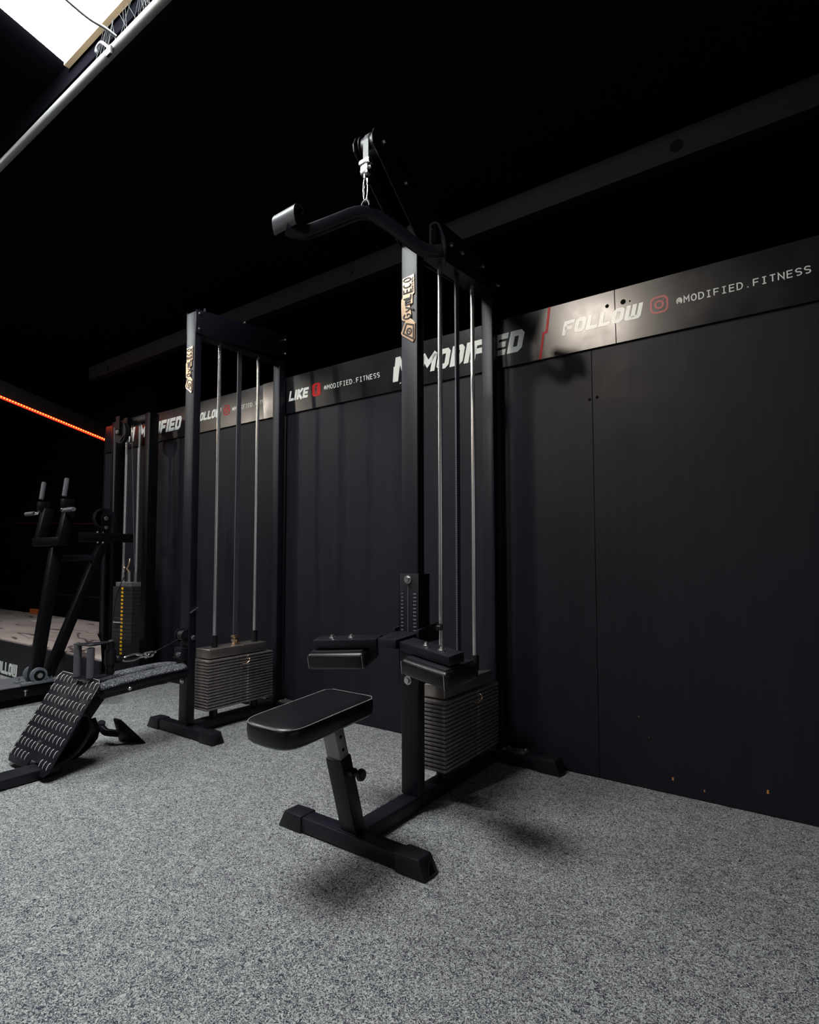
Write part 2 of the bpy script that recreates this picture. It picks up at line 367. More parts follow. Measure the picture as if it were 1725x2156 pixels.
# cable, clamp and cobwebs near the skylight
mb = MB(); mb.tube(catmull([(-2.44, .40, 3.44), (-2.40, .78, 3.29), (-2.386, .956, 3.247), (-2.376, 1.039, 3.229), (-2.359, 1.092, 3.222), (-2.351, 1.138, 3.214)], 5), .0065, 8)
tag(mb.build('electric_cable', M['wire'], smooth=50), 'thin grey cable running across the white skylight to the pale tube', 'cable')
t = thing('beam_clamp', 'small metal hook clamp fixed on the pale tube beside the skylight', 'clamp', (-2.40, 1.14, 3.18))
mb = MB(); mb.box(-2.420, -2.385, 1.130, 1.142, 3.155, 3.195, .003); mb.build('clamp_body', M['paint_in'], t)
mb = MB(); mb.tube(catmull([(-2.40, 1.136, 3.185), (-2.43, 1.132, 3.215), (-2.465, 1.13, 3.243), (-2.50, 1.13, 3.238), (-2.505, 1.13, 3.22)], 5), .007, 8); mb.build('hook', M['wire'], t, 50)
mb = MB()
for k in range(34):
    x = -2.52+.5*random.random()**.8; q = random.random()
    mb.tube([(x, 1.155, 3.345), (x+random.uniform(-.10, .10), 1.150, 3.215)], .0006, 4)
o = mb.build('cobweb', M['web']); tag(o, 'dusty cobweb threads between the skylight rim and the pale tube', 'cobweb'); o['kind'] = 'stuff'

# ================================================================== SIGN BOARDS
SY = 2.626
def board(x0, x1, label, tilt):
    t = thing('sign_board', label, 'sign', (x0, SY, 1.978), 'black lettered sign boards along the top of the wall')
    a = MB(); a.box(x0+.001, x1-.001, SY, WY, 1.978, 2.226, .001, 1); a.build('panel', M['sign'], t); t.rotation_euler.x = R(tilt); return t
bA = board(-.716, 1.72, 'black sign board at far right reading @MODIFIED.FITNESS with reddish camera icon', 2.6)
bB = board(-3.156, -.716, 'long black sign board reading LIKE and MODIFIED behind the tall bench machine', 2.6)
bC = board(-5.40, -3.156, 'black sign board furthest left, red-lit, behind the two left machines', -0.8)
DP = V((0, -.0012, 0))
def text_part(name, parent, text, x0, x1, z0, h, font, t, slant=0, gap=.1, mt='white'):
    a = MB(); word(a, text, (x0, SY, z0), X_, Z_, DP, h, (x1-x0)-abs(slant), font, t, slant, gap)
    return a.build(name, M[mt], parent)
def icon_cam(parent, x0, z0, s, mt):
    a = MB(); o = (x0+s/2, SY, z0+s/2)
    a.strokes([(rrect(.86, .86, .26), 1)], .11, o, X_*s, Z_*s, DP); a.strokes([(arc(0, 0, .2, .2, 0, 360, 16)[:-1], 1)], .11, o, X_*s, Z_*s, DP)
    a.strokes([([(.20, .25), (.28, .25)], 0)], .08, o, X_*s, Z_*s, DP); a.build('camera_icon', M[mt], parent)
def slash(parent, xt, x1, x2, xb):
    a = MB(); a.strokes([([(xt, 2.2255), (x1, 2.108), (x2, 2.104), (xb, 1.9785)], 0)], .012, (0, SY, 0), X_, Z_, DP); a.build('red_line', M['red'], parent)
def logo(parent, x):
    a = MB()
    a.prism([(x-.004, 2.03), (x+.034, 2.03), (x+.052, 2.125), (x+.078, 2.03), (x+.10, 2.03), (x+.128, 2.172), (x+.088, 2.172), (x+.078, 2.115), (x+.056, 2.172), (x+.022, 2.172), (x+.014, 2.12), (x+.006, 2.12)], (0, SY, 0), X_, Z_, DP)
    a.prism([(x+.045, 2.012), (x+.053, 2.012), (x+.057, 2.02), (x+.049, 2.02)], (0, SY, 0), X_, Z_, DP); a.build('logo_mark', M['white'], parent)
for dx, par, par2 in ((0, bB, bA), (-3.0, bC, bC)):
    slash(par, -1.028+dx, -1.046+dx, -1.062+dx, -1.084+dx)
    text_part('word_text', par, 'FOLLOW', -.970+dx, -.592+dx*1.0165, 2.070, .066, block, .25, .016, .08)
    icon_cam(par2, -.566+dx*1.0165, 2.068, .078, 'pink' if dx == 0 else 'red')
    text_part('handle_text', par2, '@MODIFIED.FITNESS', -.455+dx*1.018, .016+dx*1.03, 2.090, .0265, mono, .15, 0, .34)
    logo(par, -1.997+dx)
    text_part('word_text', par, 'MODIFIED', -1.815+dx, -1.158+dx, 2.044, .108, block, .26, .026, .10)
text_part('word_text', bB, 'LIKE', -2.893, -2.695, 2.060, .067, block, .25, .016, .09)
a = MB(); a.prism(rrect(.076, .086, .02), (-2.627, SY, 2.096), X_, Z_, DP); o = a.build('thumb_icon', M['red'], bB); o.name = 'social_icon'
a = MB(); a.strokes([([(.008, .026), (-.002, .026), (-.006, .02), (-.006, -.03)], 0), ([(-.016, .004), (.008, .004)], 0)], .011, (-2.627, SY-.0012, 2.096), X_, Z_, DP*.5); a.build('letter', M['sign'], o)
text_part('handle_text', bB, '@MODIFIED.FITNESS', -2.557, -2.10, 2.081, .0275, mono, .15, 0, .34)
for x, z, r in ((-.751, 2.159, .009), (-.679, 2.160, .012), (-.65, 2.156, .004)): a = MB(); a.cyl((x, SY-.0003, z), (x, SY+.001, z), r, n=10); a.build('fixing_hole', M['void'], bB if x < -.716 else bA)

# ================================================================== STACK MACHINE FRAME (shared by two machines)
def caps_foot(t, x0, x1, y0, y1, h, capl=.115, name='foot', capname='foot_cap'):
    a = MB(); a.box(x0+.03, x1-.03, y0+.004, y1-.004, .003, h, .008); a.build(name, M['paint'], t, 40)
    for sgn, xe, xi in ((-1, x0, x0+capl), (1, x1, x1-capl)):
        a = MB(); s_ = .028*sgn*-1; q = h+.004
        a.hexa([(xe, y0-.003, 0), (xi, y0-.003, 0), (xi, y1+.003, 0), (xe, y1+.003, 0), (xe+s_, y0+.002, q), (xi, y0-.001, q), (xi, y1+.001, q), (xe+s_, y1-.002, q)], .005)
        # hollow triangular end of the moulded cap
        ym = (y0+y1)/2; a.hexa([(xe-.001*sgn, ym-.018, .012), (xe-.012*sgn, ym-.018, .012), (xe-.012*sgn, ym+.020, .012), (xe-.001*sgn, ym+.020, .012), (xe+s_*.55-.002*-sgn, ym+.006, .042), (xe+s_*.55-.01*sgn, ym+.006, .042), (xe+s_*.55-.01*sgn, ym+.016, .042), (xe+s_*.55-.002*-sgn, ym+.016, .042)], mi=1)
        a.build(capname, [M['rubber'], M['void']], t, 35)
BADGE = [(-.030, .282), (.030, .288), (.0315, .205), (.022, .202), (.022, .166), (.008, .160), (.012, .140), (.016, .115), (.010, .105), (.034, .080), (.032, .012), (.022, 0), (-.034, .040), (-.038, .054), (-.016, .095), (-.034, .105), (-.036, .150), (-.037, .192), (-.030, .20)]
def badge(t, cx, y, z0, s=1.0):
    root = MB(); root.prism([(p[0]*s, p[1]*s) for p in BADGE], (cx, y, z0), X_, Z_, (0, -.004, 0), .0012); o = root.build('maker_badge', M['gold'], t); o['label'] = 'copper coloured badge'
    a = MB(); U, Wd = Z_*s, -X_*s; oo = V((cx, y-.004, z0))
    word(a, 'Gym', oo+X_*.012*s+Z_*.105*s, U, Wd, (0, -.002, 0), .036*s, .080*s, mono, .17, 0, .34)
    word(a, 'LECO', oo+X_*.012*s+Z_*.190*s, U, Wd, (0, -.002, 0), .036*s, .088*s, mono, .16, 0, .34)
    word(a, 'SWEDEN', oo+X_*.026*s+Z_*.212*s, U, Wd, (0, -.001, 0), .008*s, .062*s, mono, .18, 0, .3)
    a.strokes([([(.026*s, .072*s), (.025*s, .014*s), (-.026*s, .047*s), (-.010*s, .085*s)], 1)], .006*s, oo, X_, Z_, (0, -.0015, 0))
    a.strokes([(arc(.004*s, .050*s, .011*s, .012*s, 0, 360, 16)[:-1], 1)], .006*s, oo, X_, Z_, (0, -.0015, 0))
    a.cyl(oo+V((.004*s, 0, .050*s)), oo+V((.004*s, -.0015, .050*s)), .0035*s, n=10)
    a.build('badge_lettering', M['badge'], o)
def pulley_mb(c, r, w_, axis=(1, 0, 0)):
    a = MB(); c = V(c); ax = V(axis).normalized()
    a.cyl(c-ax*w_/2, c-ax*(w_/2-.004), r, n=32); a.cyl(c+ax*(w_/2-.004), c+ax*w_/2, r, n=32); a.cyl(c-ax*w_/2, c+ax*w_/2, r-.008, n=32); a.cyl(c-ax*(w_/2+.003), c+ax*(w_/2+.003), r*.4, n=20)
    return a
def stack_station(t, cx, yp, ztop, base_y0):
    """posts, rods, belt and weight stack; yp = front of the front post"""
    pw = .0415
    a = MB(); a.box(cx-pw, cx+pw, yp, yp+.048, .06, ztop, .005, 3); a.build('front_post', M['paint'], t, 40)
    a = MB(); a.box(cx-.032, cx+.032, 2.555, 2.612, .06, 2.44, .005, 3); a.build('rear_post', M['paint'], t, 40)
    a = MB(); a.box(cx-.036, cx+.036, base_y0, 2.54, .004, .06, .005); a.build('base_beam', M['paint'], t, 40)
    for y in (2.106, 2.402):
        a = MB(); a.cyl((cx, y, .06), (cx, y, 2.36), .0105, n=24); a.build('guide_rod', M['rod'], t, 40)
        a = MB(); a.cyl((cx, y, .06), (cx, y, .118), .024, n=20); a.build('stack_buffer', M['rubber'], t, 40)
    a = MB(); a.box(cx-.004, cx+.004, 2.239, 2.269, .53, 2.37); a.build('lift_belt', M['belt'], t)
    # weight stack
    zs, pit, np_ = .118, .01705, 17
    a = MB(); a.box(cx-.08, cx+.08, 2.005, 2.490, zs, zs+.0130, .0035, 2)
    p0 = a.build('weight_plate', M['plate'], t, 40)
    h = MB(); h.box(cx+.0795, cx+.0806, 2.285, 2.297, zs+.003, zs+.0115); h0 = h.build('pin_hole', M['thread'], p0)
    for k in range(1, np_):
        c = link_copy(p0, 'weight_plate', t, (0, 0, k*pit))
        d = h0.copy(); d.name = 'pin_hole'; COL.objects.link(d); d.parent = c; d.matrix_parent_inverse = h0.matrix_parent_inverse.copy()
    zt = zs+np_*pit+.003
    a = MB(); a.box(cx-.066, cx+.066, 2.027, 2.447, zt, zt+.054, .004, 3); a.build('head_plate', M['capplate'], t, 40)
    for y in (2.106, 2.402):
        a = MB(); a.cyl((cx, y, zt+.054), (cx, y, zt+.125), .020, n=24, bev=.002); a.build('rod_sleeve', M['rubber'], t, 40)
    a = MB(); a.box(cx-.016, cx+.016, 2.240, 2.268, zt+.054, zt+.10, .004); a.box(cx-.02, cx+.02, 2.235, 2.273, zt+.098, zt+.112, .003); a.cyl((cx-.026, 2.254, zt+.075), (cx+.026, 2.254, zt+.075), .009, n=10)
    a.build('belt_clamp', M['gold'], t, 40)
    a = MB(); px = cx+.083; a.tube(catmull([(px-.01, 2.291, zt-.025), (px+.012, 2.291, zt-.028), (px+.016, 2.285, zt-.045), (px+.008, 2.262, zt-.055), (px+.004, 2.240, zt-.048)], 5), .0035, 8); a.build('selector_pin', M['gold'], t, 50)
    # rear foot with gusset
    caps_foot(t, cx-.36, cx+.36, 2.545, 2.622, .062, name='rear_foot')
    for s_ in (-1, 1):
        a = MB(); a.box(cx+s_*.12-.06, cx+s_*.12+.06, 2.552, 2.615, .062, .069, .001); 
        for bx in (-.045, .045):
            for by in (2.562, 2.606): a.cyl((cx+s_*.12+bx, by, .069), (cx+s_*.12+bx, by, .076), .006, n=8, mi=1)
        a.build('gusset_plate', [M['capplate'], M['steel']], t)
    return zt

# ================================================================== TALL PULLDOWN MACHINE
CX = -1.341
t1 = thing('pulldown_machine', 'tall black pulldown machine with padded bench, nearest machine at centre', 'gym machine', (CX, 1.9, 0))
stack_station(t1, CX, 1.870, 2.39, 1.56)
# front foot
caps_foot(t1, -1.673, -1.009, 1.490, 1.566, .056, .118, 'front_foot')
# top frame: two shaped side plates
prof = [(1.570, 2.545), (1.566, 2.575), (1.578, 2.604), (1.602, 2.624), (1.640, 2.630), (1.668, 2.622), (1.838, 2.570), (2.008, 2.478), (2.060, 2.474), (2.600, 2.487), (2.618, 2.470), (2.618, 2.352), (2.060, 2.306), (1.866, 2.306)]
for sx in (-1, 1):
    a = MB(); x0 = CX+sx*.0425; a.prism(prof, (x0, 0, 0), Y_, Z_, (sx*.006, 0, 0), .002); a.build('side_plate', M['paint'], t1, 40)
    bolts(t1, [((x0+sx*.006, y, z), (sx, 0, 0), .010, .008) for y, z in ((1.633, 2.585), (1.776, 2.50), (2.125, 2.403), (2.223, 2.410), (2.425, 2.434), (2.585, 2.40))])
a = MB(); a.box(CX-.043, CX+.043, 1.95, 2.60, 2.47, 2.476); a.build('top_plate', M['paint'], t1)
a = MB(); a.hexa([(CX-.0425, 1.922, 2.3065), (CX+.0425, 1.922, 2.3065), (CX+.0425, 2.55, 2.347), (CX-.0425, 2.55, 2.347), (CX-.0425, 1.922, 2.312), (CX+.0425, 1.922, 2.312), (CX+.0425, 2.55, 2.352), (CX-.0425, 2.55, 2.352)]); a.build('bottom_plate', M['dark'], t1)  # sheet in the shaded coat, hides the lit inner faces above
a = pulley_mb((CX, 1.633, 2.585), .050, .076); a.build('top_pulley', M['rubber'], t1, 40)
a = pulley_mb((CX, 2.245, 2.41), .040, .05); a.build('inner_pulley', M['rubber'], t1, 40)
a = MB(); a.box(CX-.013, CX+.013, 1.5865, 1.590, 2.495, 2.585); pts = [(CX, 1.633+.0445*math.cos(R(d)), 2.585+.0445*math.sin(R(d))) for d in range(180, 40, -20)]+[(CX, 2.22, 2.452)]
a.tube(pts, 0, 8, flat=(X_, .013, .0017)); a.build('pull_belt', M['belt'], t1, 40)
a = MB(); a.box(CX-.026, CX+.026, 1.576, 1.602, 2.484, 2.506, .003); a.box(CX-.020, CX+.018, 1.577, 1.600, 2.445, 2.484, .004); a.cyl((CX, 1.588, 2.43), (CX, 1.588, 2.447), .009, n=14)
bolt_mb((CX+.018, 1.588, 2.47), (1, 0, 0), .006, .005, a); a.build('belt_clamp', M['chrome'], t1, 40)
a = MB(); ring = [(CX+.012*math.sin(R(d))*(1.0 if d < 180 else .8), 1.588, 2.388+.047*math.cos(R(d))) for d in range(0, 360, 20)]
a.tube(ring, .0045, 8, closed=True); a.cyl((CX+.011, 1.588, 2.40), (CX+.013, 1.588, 2.425), .006, n=10); a.build('snap_hook', M['chrome'], t1, 60)
badge(t1, -1.343, 1.870, 1.882)
# sliding guide with graduated plate
a = MB()
a.box(-1.390, -1.296, 1.8635, 1.8695, .494, .934, .002, 2); a.box(-1.2985, -1.2925, 1.8635, 1.945, .494, .934, .002, 2); a.box(-1.390, -1.384, 1.8635, 1.945, .494, .934, .002, 2)
a.build('slide_plate', M['paint'], t1, 40)
a = MB()
for k in range(11):
    z = .705+k*.0145; a.box(-1.378, -1.366, 1.8615, 1.8640, z, z+.006, .001, 1); a.box(-1.318, -1.302, 1.8615, 1.8640, z, z+.006, .001, 1)
a.box(-1.345, -1.342, 1.8620, 1.8640, .66, .885); a.build('height_scale', M['foam'], t1)
bolts(t1, [((-1.344, 1.8635, z), (0, -1, 0), .014, .010) for z in (.911, .510)])
# thigh pad carriage
a = MB(); a.hexa([(-1.385, 1.72, .655), (-1.297, 1.72, .655), (-1.285, 1.862, .655), (-1.397, 1.862, .655), (-1.385, 1.72, .690), (-1.297, 1.72, .690), (-1.285, 1.862, .704), (-1.397, 1.862, .704)], .004)
a.hexa([(-1.290, 1.84, .66), (-1.276, 1.84, .66), (-1.276, 1.99, .66), (-1.290, 1.99, .66), (-1.290, 1.84, .715), (-1.276, 1.84, .715), (-1.276, 1.99, .735), (-1.290, 1.99, .735)], .003)
a.hexa([(-1.406, 1.84, .66), (-1.392, 1.84, .66), (-1.392, 1.99, .66), (-1.406, 1.99, .66), (-1.406, 1.84, .715), (-1.392, 1.84, .715), (-1.392, 1.99, .735), (-1.406, 1.99, .735)], .003)
a.build('pad_carriage', M['paint'], t1, 40)
a = MB(); a.cyl((-1.40, 1.975, .715), (-1.255, 1.975, .715), .014, n=16); bolt_mb((-1.276, 1.975, .715), (1, 0, 0), .012, .012, a); a.build('lock_pin', M['steel'], t1, 40)
for sx in (1, -1):
    u = V((sx*.254, -.075, -.018)).normalized(); v = (V((0, 1, .17))-u*V((0, 1, .17)).dot(u)).normalized(); nrm = u.cross(v)*sx; nrm = nrm if nrm.z > 0 else -nrm
    in_ = V((CX+sx*.055, 1.725, .684)); 
    c = in_+u*.14+v*.035-nrm*.017
    a = MB(); a.obox(c, u, v, nrm, .140, .035, .017, .003); a.build('pad_bracket', M['paint'], t1, 40)
    bolts(t1, [(in_+u*q+v*.035, nrm, .011, .010, 1) for q in (.12, .205)])
    pc = V((CX+sx*.207, 1.665, .562))+v*.075+nrm*.030
    a = MB(); a.obox(pc, u, v, nrm, .128, .080, .033, .020, 5); pad = a.build('thigh_pad', M['leather'], t1, 50)
    for q in (-.117, .117):
        a = MB(); base = pc+u*q-v*.0805
        for k in range(15): z = -.024+k*.0034; a.obox(base+nrm*z, u, nrm, v, .0008, .0011, .0008)
        a.build('stitching', M['thread'], pad)
    a = MB(); a.obox(pc+nrm*.033, u, v, nrm, .112, .064, .004, .003); a.build('pad_board', M['rubber'], pad, 40)
# seat
def seat_outline(sc=1.0, inset=0):
    w2, L0, L1 = .112-inset, 1.135+inset, 1.535-inset
    pts = [(w2-.02, L1), (w2, L1-.02), (w2, L0+.075)]
    pts += [(w2*math.cos(R(d))*(1 if True else 1), L0+.075-.075*math.sin(R(d))) for d in range(15, 180, 15)]
    pts = [(w2-.02, L1), (w2, L1-.02)] + [((w2)*abs(math.cos(R(d)))**.55*(1 if d < 90 else -1), L0+.075-.075*abs(math.sin(R(d)))**.9) for d in range(0, 181, 15)] + [(-w2, L1-.02), (-w2+.02, L1)]
    return pts
SXC = -1.352
def seat_pt(p, dz): return V((SXC+p[0], p[1], .500+(p[1]-1.15)*.066+dz))
b = bmesh.new(); rings = []
for inset, dz in ((.012, -.062), (.002, -.052), (-.001, -.03), (0, -.010), (.003, -.002), (.012, .002), (.04, .004)):
    rings.append([b.verts.new(seat_pt(p, dz)) for p in seat_outline(1, inset)])
n_ = len(rings[0])
for A, B in zip(rings, rings[1:]):
    for k in range(n_): b.faces.new((A[k], A[(k+1) % n_], B[(k+1) % n_], B[k]))
b.faces.new(rings[0][::-1]); b.faces.new(rings[-1]); bmesh.ops.recalc_face_normals(b, faces=b.faces)
a = MB(); a.merge(b); seat = a.build('seat', M['leather'], t1, 60)
a = MB(); ol = [seat_pt(p, -.0015) for p in seat_outline(1, .0015)]
for i in range(len(ol)):
    p, q = ol[i], ol[(i+1) % len(ol)]; L = (q-p).length; k = max(1, int(L/.0042)); d = (q-p).normalized()
    for j in range(k): c = p+(q-p)*((j+.5)/k); a.obox(c, d, Z_, d.cross(Z_), .0014, .0009, .0009)
a.build('stitching', M['thread'], seat)
a = MB(); a.box(SXC-.07, SXC+.07, 1.32, 1.50, .445, .456, .003); a.build('seat_plate', M['paint_in'], t1)
lean = V((0, -.080, .272)).normalized(); bs = V((CX, 1.5345, .056))
a = MB(); a.beam(bs, bs+lean*.286, X_, .036, .0265, .005); a.build('seat_sleeve', M['paint'], t1, 40)
a = MB(); a.beam(bs+lean*.27, bs+lean*.415, X_, .031, .0215, .003); a.build('seat_stem', M['grey'], t1, 40)
for q in (.315, .362): a = MB(); c = bs+lean*q; a.cyl(c+X_*.030, c+X_*.0316, .006, n=12); a.build('adjustment_hole', M['void'], t1)
kc = bs+lean*.235+X_*.036
a = MB(); a.cyl(kc, kc+V((.030, 0, .001)), .015, n=16, bev=.003); a.cyl(kc+X_*.030, kc+X_*.050, .010, n=16); a.cyl(kc+X_*.048, kc+X_*.064, .021, .018, n=20, bev=.003); a.build('pull_knob', M['rubber'], t1, 40)
a = MB(); a.box(CX-.042, CX+.042, 1.500, 1.572, .055, .060, .002); a.build('weld_seam', M['paint'], t1)

# lat bar hanging from the snap hook
ANG = 40
u = V((math.sin(R(ANG)), math.cos(R(ANG)), 0)); bc = V((CX, 1.588, 0))
lb = thing('pulldown_bar', 'black curved pulldown bar with paddle grips hanging from the hook of the tall machine', 'grip bar', (CX, 1.588, 2.20))
cl = catmull([bc+u*s_+Z_*z for s_, z in ((-.292, 2.192), (-.255, 2.186), (-.215, 2.192), (-.12, 2.243), (-.045, 2.285), (0, 2.296), (.045, 2.287), (.12, 2.247), (.20, 2.196), (.25, 2.182), (.305, 2.190))], 5)
a = MB(); a.tube(cl, 0, 16, flat=(u.cross(Z_), .015, .025)); a.build('bar', M['paint'], lb, 50)
a = MB(); a.tube([(CX+.020*math.cos(R(d)), 1.588, 2.318+.027*math.sin(R(d))) for d in range(0, 181, 20)], .006, 8); a.build('lug', M['paint'], lb, 50)
def paddle(c, az, outward, ln, tilt, up=0):
    e = V((-math.sin(R(az)), math.cos(R(az)), 0)); o_ = V(outward); o_ = (o_-e*o_.dot(e)); o_.z = 0; o_.normalize()
    pr = [(.0+tilt*1.0, -.045+up), (tilt*.5, .0), (-.004, .030), (-.012, .050), (-.026, .058), (-.040, .051), (-.044, .038), (-.036, .029)]
    cl_ = catmull([V((p[0], p[1], 0)) for p in pr], 5); L, Rr = [], []
    for i, p in enumerate(cl_):
        d = (cl_[min(i+1, len(cl_)-1)]-cl_[max(i-1, 0)]).normalized(); nn = V((-d.y, d.x, 0))*.0035; L.append(p+nn); Rr.append(p-nn)
    a = MB()
    for i in range(len(cl_)-1):
        a.prism([Rr[i].to_2d(), Rr[i+1].to_2d(), L[i+1].to_2d(), L[i].to_2d()], V(c)-e*ln/2, o_, Z_, e*ln)
    a.build('paddle_grip', M['paint'], lb, 40)
paddle(bc+u*-.306+Z_*2.214, 88, -u, .120, -.016, .024)
paddle(bc+u*.300+Z_*2.210, 33, u, .125, .014)

# ================================================================== SEATED ROW MACHINE
RX = -2.945
t2 = thing('seated_row_machine', 'black seated row machine with speckled bench and tilted foot plate, middle of the three machines', 'gym machine', (RX, 1.95, 0))
stack_station(t2, RX, 1.905, 2.44, 1.90)
caps_foot(t2, RX-.325, RX+.312, 1.881, 1.957, .056, .118, 'front_foot')
for sx in (-1, 1):
    a = MB(); x0 = RX+sx*.0425; a.prism([(1.907, 2.31), (1.907, 2.448), (2.10, 2.470), (2.60, 2.515), (2.617, 2.50), (2.617, 2.36), (2.06, 2.31)], (x0, 0, 0), Y_, Z_, (sx*.006, 0, 0), .002); a.build('side_plate', M['paint'], t2, 40)
    bolts(t2, [((x0+sx*.006, y, z), (sx, 0, 0), .007, .005) for y, z in ((1.928, 2.337), (1.929, 2.429), (2.254, 2.485), (2.589, 2.478), (2.591, 2.383))])
a = MB(); a.box(RX-.0425, RX+.0425, 1.96, 2.55, 2.312, 2.318); a.build('bottom_plate', M['dark'], t2)  # same shaded sheet, closes off the inside of the top frame
a = MB(); a.box(RX-.0425, RX+.0425, 1.96, 2.55, 2.40, 2.406); a.cyl((RX+.045, 1.966, 2.452), (RX+.045, 1.966, 2.470), .008, n=10); a.build('top_plate', M['paint'], t2)
badge(t2, RX-.001, 1.905, 1.953, .97)
# low pulley in the post
a = pulley_mb((RX, 1.900, .557), .036, .066); a.build('low_pulley', M['rubber'], t2, 40)
a = MB(); bolt_mb((RX+.0415, 1.935, .545), (1, 0, 0), .012, .008, a); a.build('bolt', M['steel'], t2)
a = MB(); a.box(RX-.040, RX+.036, 1.868, 1.906, .436, .492, .004); a.box(RX-.043, RX+.039, 1.862, 1.906, .432, .438, .002); a.build('pulley_bracket', M['paint'], t2, 40)
bolts(t2, [((RX+.008, 1.868, .455), (0, -1, .3), .013, .010), ((RX-.008, 1.9045, .300), (0, -1, 0), .012, .008)])
a = MB(); a.obox((RX+.047, 1.935, .70), (0, 1, .55), (1, 0, 0), (0, -.55, 1), .028, .006, .003, .001); a.build('pin_tab', M['steel'], t2)
# bench: two long pads on a frame
for x0, x1 in ((-3.085, -2.955), (-2.945, -2.815)):
    b = bmesh.new(); rings = []; NY = 14
    for i in range(NY+1):
        y = 1.385+(1.895-1.385)*i/NY; q = i/NY; zt = .375+.030*q+.006*math.sin(q*math.pi); wd = x1-x0
        k = min(1, (1-q)/.16); tp = (1-(1-k)**2)**.5 if k < 1 else 1; outer = x0 if x0 < -2.95 else x1; inner = x1 if x0 < -2.95 else x0
        xo = inner+(outer-inner)*max(.12, tp) if i > NY-4 else outer
        sec = []
        for s_, dz in ((0, -.011), (0, -.005), (.08, 0), (.35, .004), (.65, .004), (.92, 0), (1, -.005), (1, -.011)): sec.append(b.verts.new((inner+(xo-inner)*s_, y, zt+dz)))
        rings.append(sec)
    for A, B in zip(rings, rings[1:]):
        for k in range(8): b.faces.new((A[k], A[(k+1) % 8], B[(k+1) % 8], B[k]))
    b.faces.new(rings[0][::-1]); b.faces.new(rings[-1]); bmesh.ops.recalc_face_normals(b, faces=b.faces)
    a = MB(); a.merge(b); a.build('bench_pad', M['grain'], t2, 50)
a = MB(); a.hexa([(-3.08, 1.40, .340), (-2.82, 1.40, .340), (-2.82, 1.86, .362), (-3.08, 1.86, .362), (-3.08, 1.40, .3705), (-2.82, 1.40, .3705), (-2.82, 1.86, .393), (-3.08, 1.86, .393)], .003)
a.hexa([(-2.98, 1.40, .295), (-2.91, 1.40, .295), (-2.91, 1.906, .325), (-2.98, 1.906, .325), (-2.98, 1.40, .342), (-2.91, 1.40, .342), (-2.91, 1.906, .365), (-2.98, 1.906, .365)], .003)
a.build('bench_frame', M['paint'], t2, 40)
bolts(t2, [((-2.825, y, .345), (1, -.3, -1), .008, .006) for y in (1.53,)])
a = MB(); a.beam((-2.945, 1.43, .31), (-2.945, 1.23, .045), X_, .035, .025, .004); a.build('bench_leg', M['paint'], t2, 40)
# floor bar running forward
a = MB(); a.box(-2.985, -2.872, .30, 1.24, .003, .048, .007, 3); a.build('floor_bar', M['paint'], t2, 40)
# foot plate
FU = X_; FW = V((0, .235, .385)).normalized(); FN = FU.cross(FW); FO = V((-3.015, 1.150, .022))     # FN points to the front and up
FH, FWd = .452, .43
def fp(x, h, d=0): return FO+FU*x+FW*h+FN*(-d)
if FN.y > 0: FN = -FN
FNo = FN
a = MB(); hw = FWd/2; c_ = .026; nt = .050; nd = .048
no = .05; outl = [(-hw+c_, 0), (no-nt, 0), (no-nt+.008, nd*.9), (no+nt-.008, nd*.9), (no+nt, 0), (hw-c_, 0), (hw, c_), (hw, FH-c_), (hw-c_, FH), (no+nt+.012, FH), (no+nt-.006, FH-nd), (no-nt+.006, FH-nd), (no-nt-.012, FH), (-hw+c_, FH), (-hw, FH-c_), (-hw, c_)]
def bend(p): return p
a.prism(outl, FO, FU, FW, FNo*.006, .0015); fpl = a.build('foot_plate', M['paint'], t2, 40)
a = MB()
a.strokes([([(-hw, FH-.06), (-hw, FH-c_), (-hw+c_, FH), (no-nt-.012, FH), (no-nt+.006, FH-nd), (no+nt-.006, FH-nd), (no+nt+.012, FH), (hw-c_, FH), (hw, FH-c_), (hw, FH-.09)], 0)], .0016, FO+FNo*.0055, FU, FW, FNo*.0012); a.build('worn_edge', M['bare'], fpl)
a = MB()
for r_ in range(8):
    hh = .030+r_*.0535
    for k in range(11):
        x = -hw+.020+k*.0385
        if r_ == 0 and abs(x-no) < nt+.006 and hh < nd: continue
        if r_ == 7 and abs(x-no) < nt+.006 and hh+.03 > FH-nd: hh2 = hh-.028
        else: hh2 = hh
        p = FO+FU*x+FW*hh2+FNo*.006
        a.tube([p+FNo*.001, p+FW*.008+FNo*.0055, p+FW*.026+FNo*.0055, p+FW*.034+FNo*.001], .0019, 6, mi=1)
        a.hexa([p+FU*.001, p+FU*.026+FW*.012, p+FU*.029+FW*.030, p+FU*.001+FW*.030, p+FU*.001+FNo*.003, p+FU*.022+FW*.013+FNo*.001, p+FU*.024+FW*.029+FNo*.001, p+FU*.001+FW*.030+FNo*.003])
a.build('tread_ridges', [M['paint'], M['bare']], fpl, 40)
for x, h in ((-.01, .305), (-.01, .118)):
    a = MB(); a.cyl(FO+FU*x+FW*h+FNo*.005, FO+FU*x+FW*h+FNo*.010, .011, n=14); a.build('bolt', M['steel'], fpl)
# curved support behind the plate
a = MB(); a.tube(catmull([(-2.945, 1.33, .30), (-2.90, 1.36, .20), (-2.88, 1.30, .10), (-2.90, 1.22, .05)], 5), 0, 10, flat=(X_, .05, .010)); a.build('plate_support', M['paint'], t2, 40)
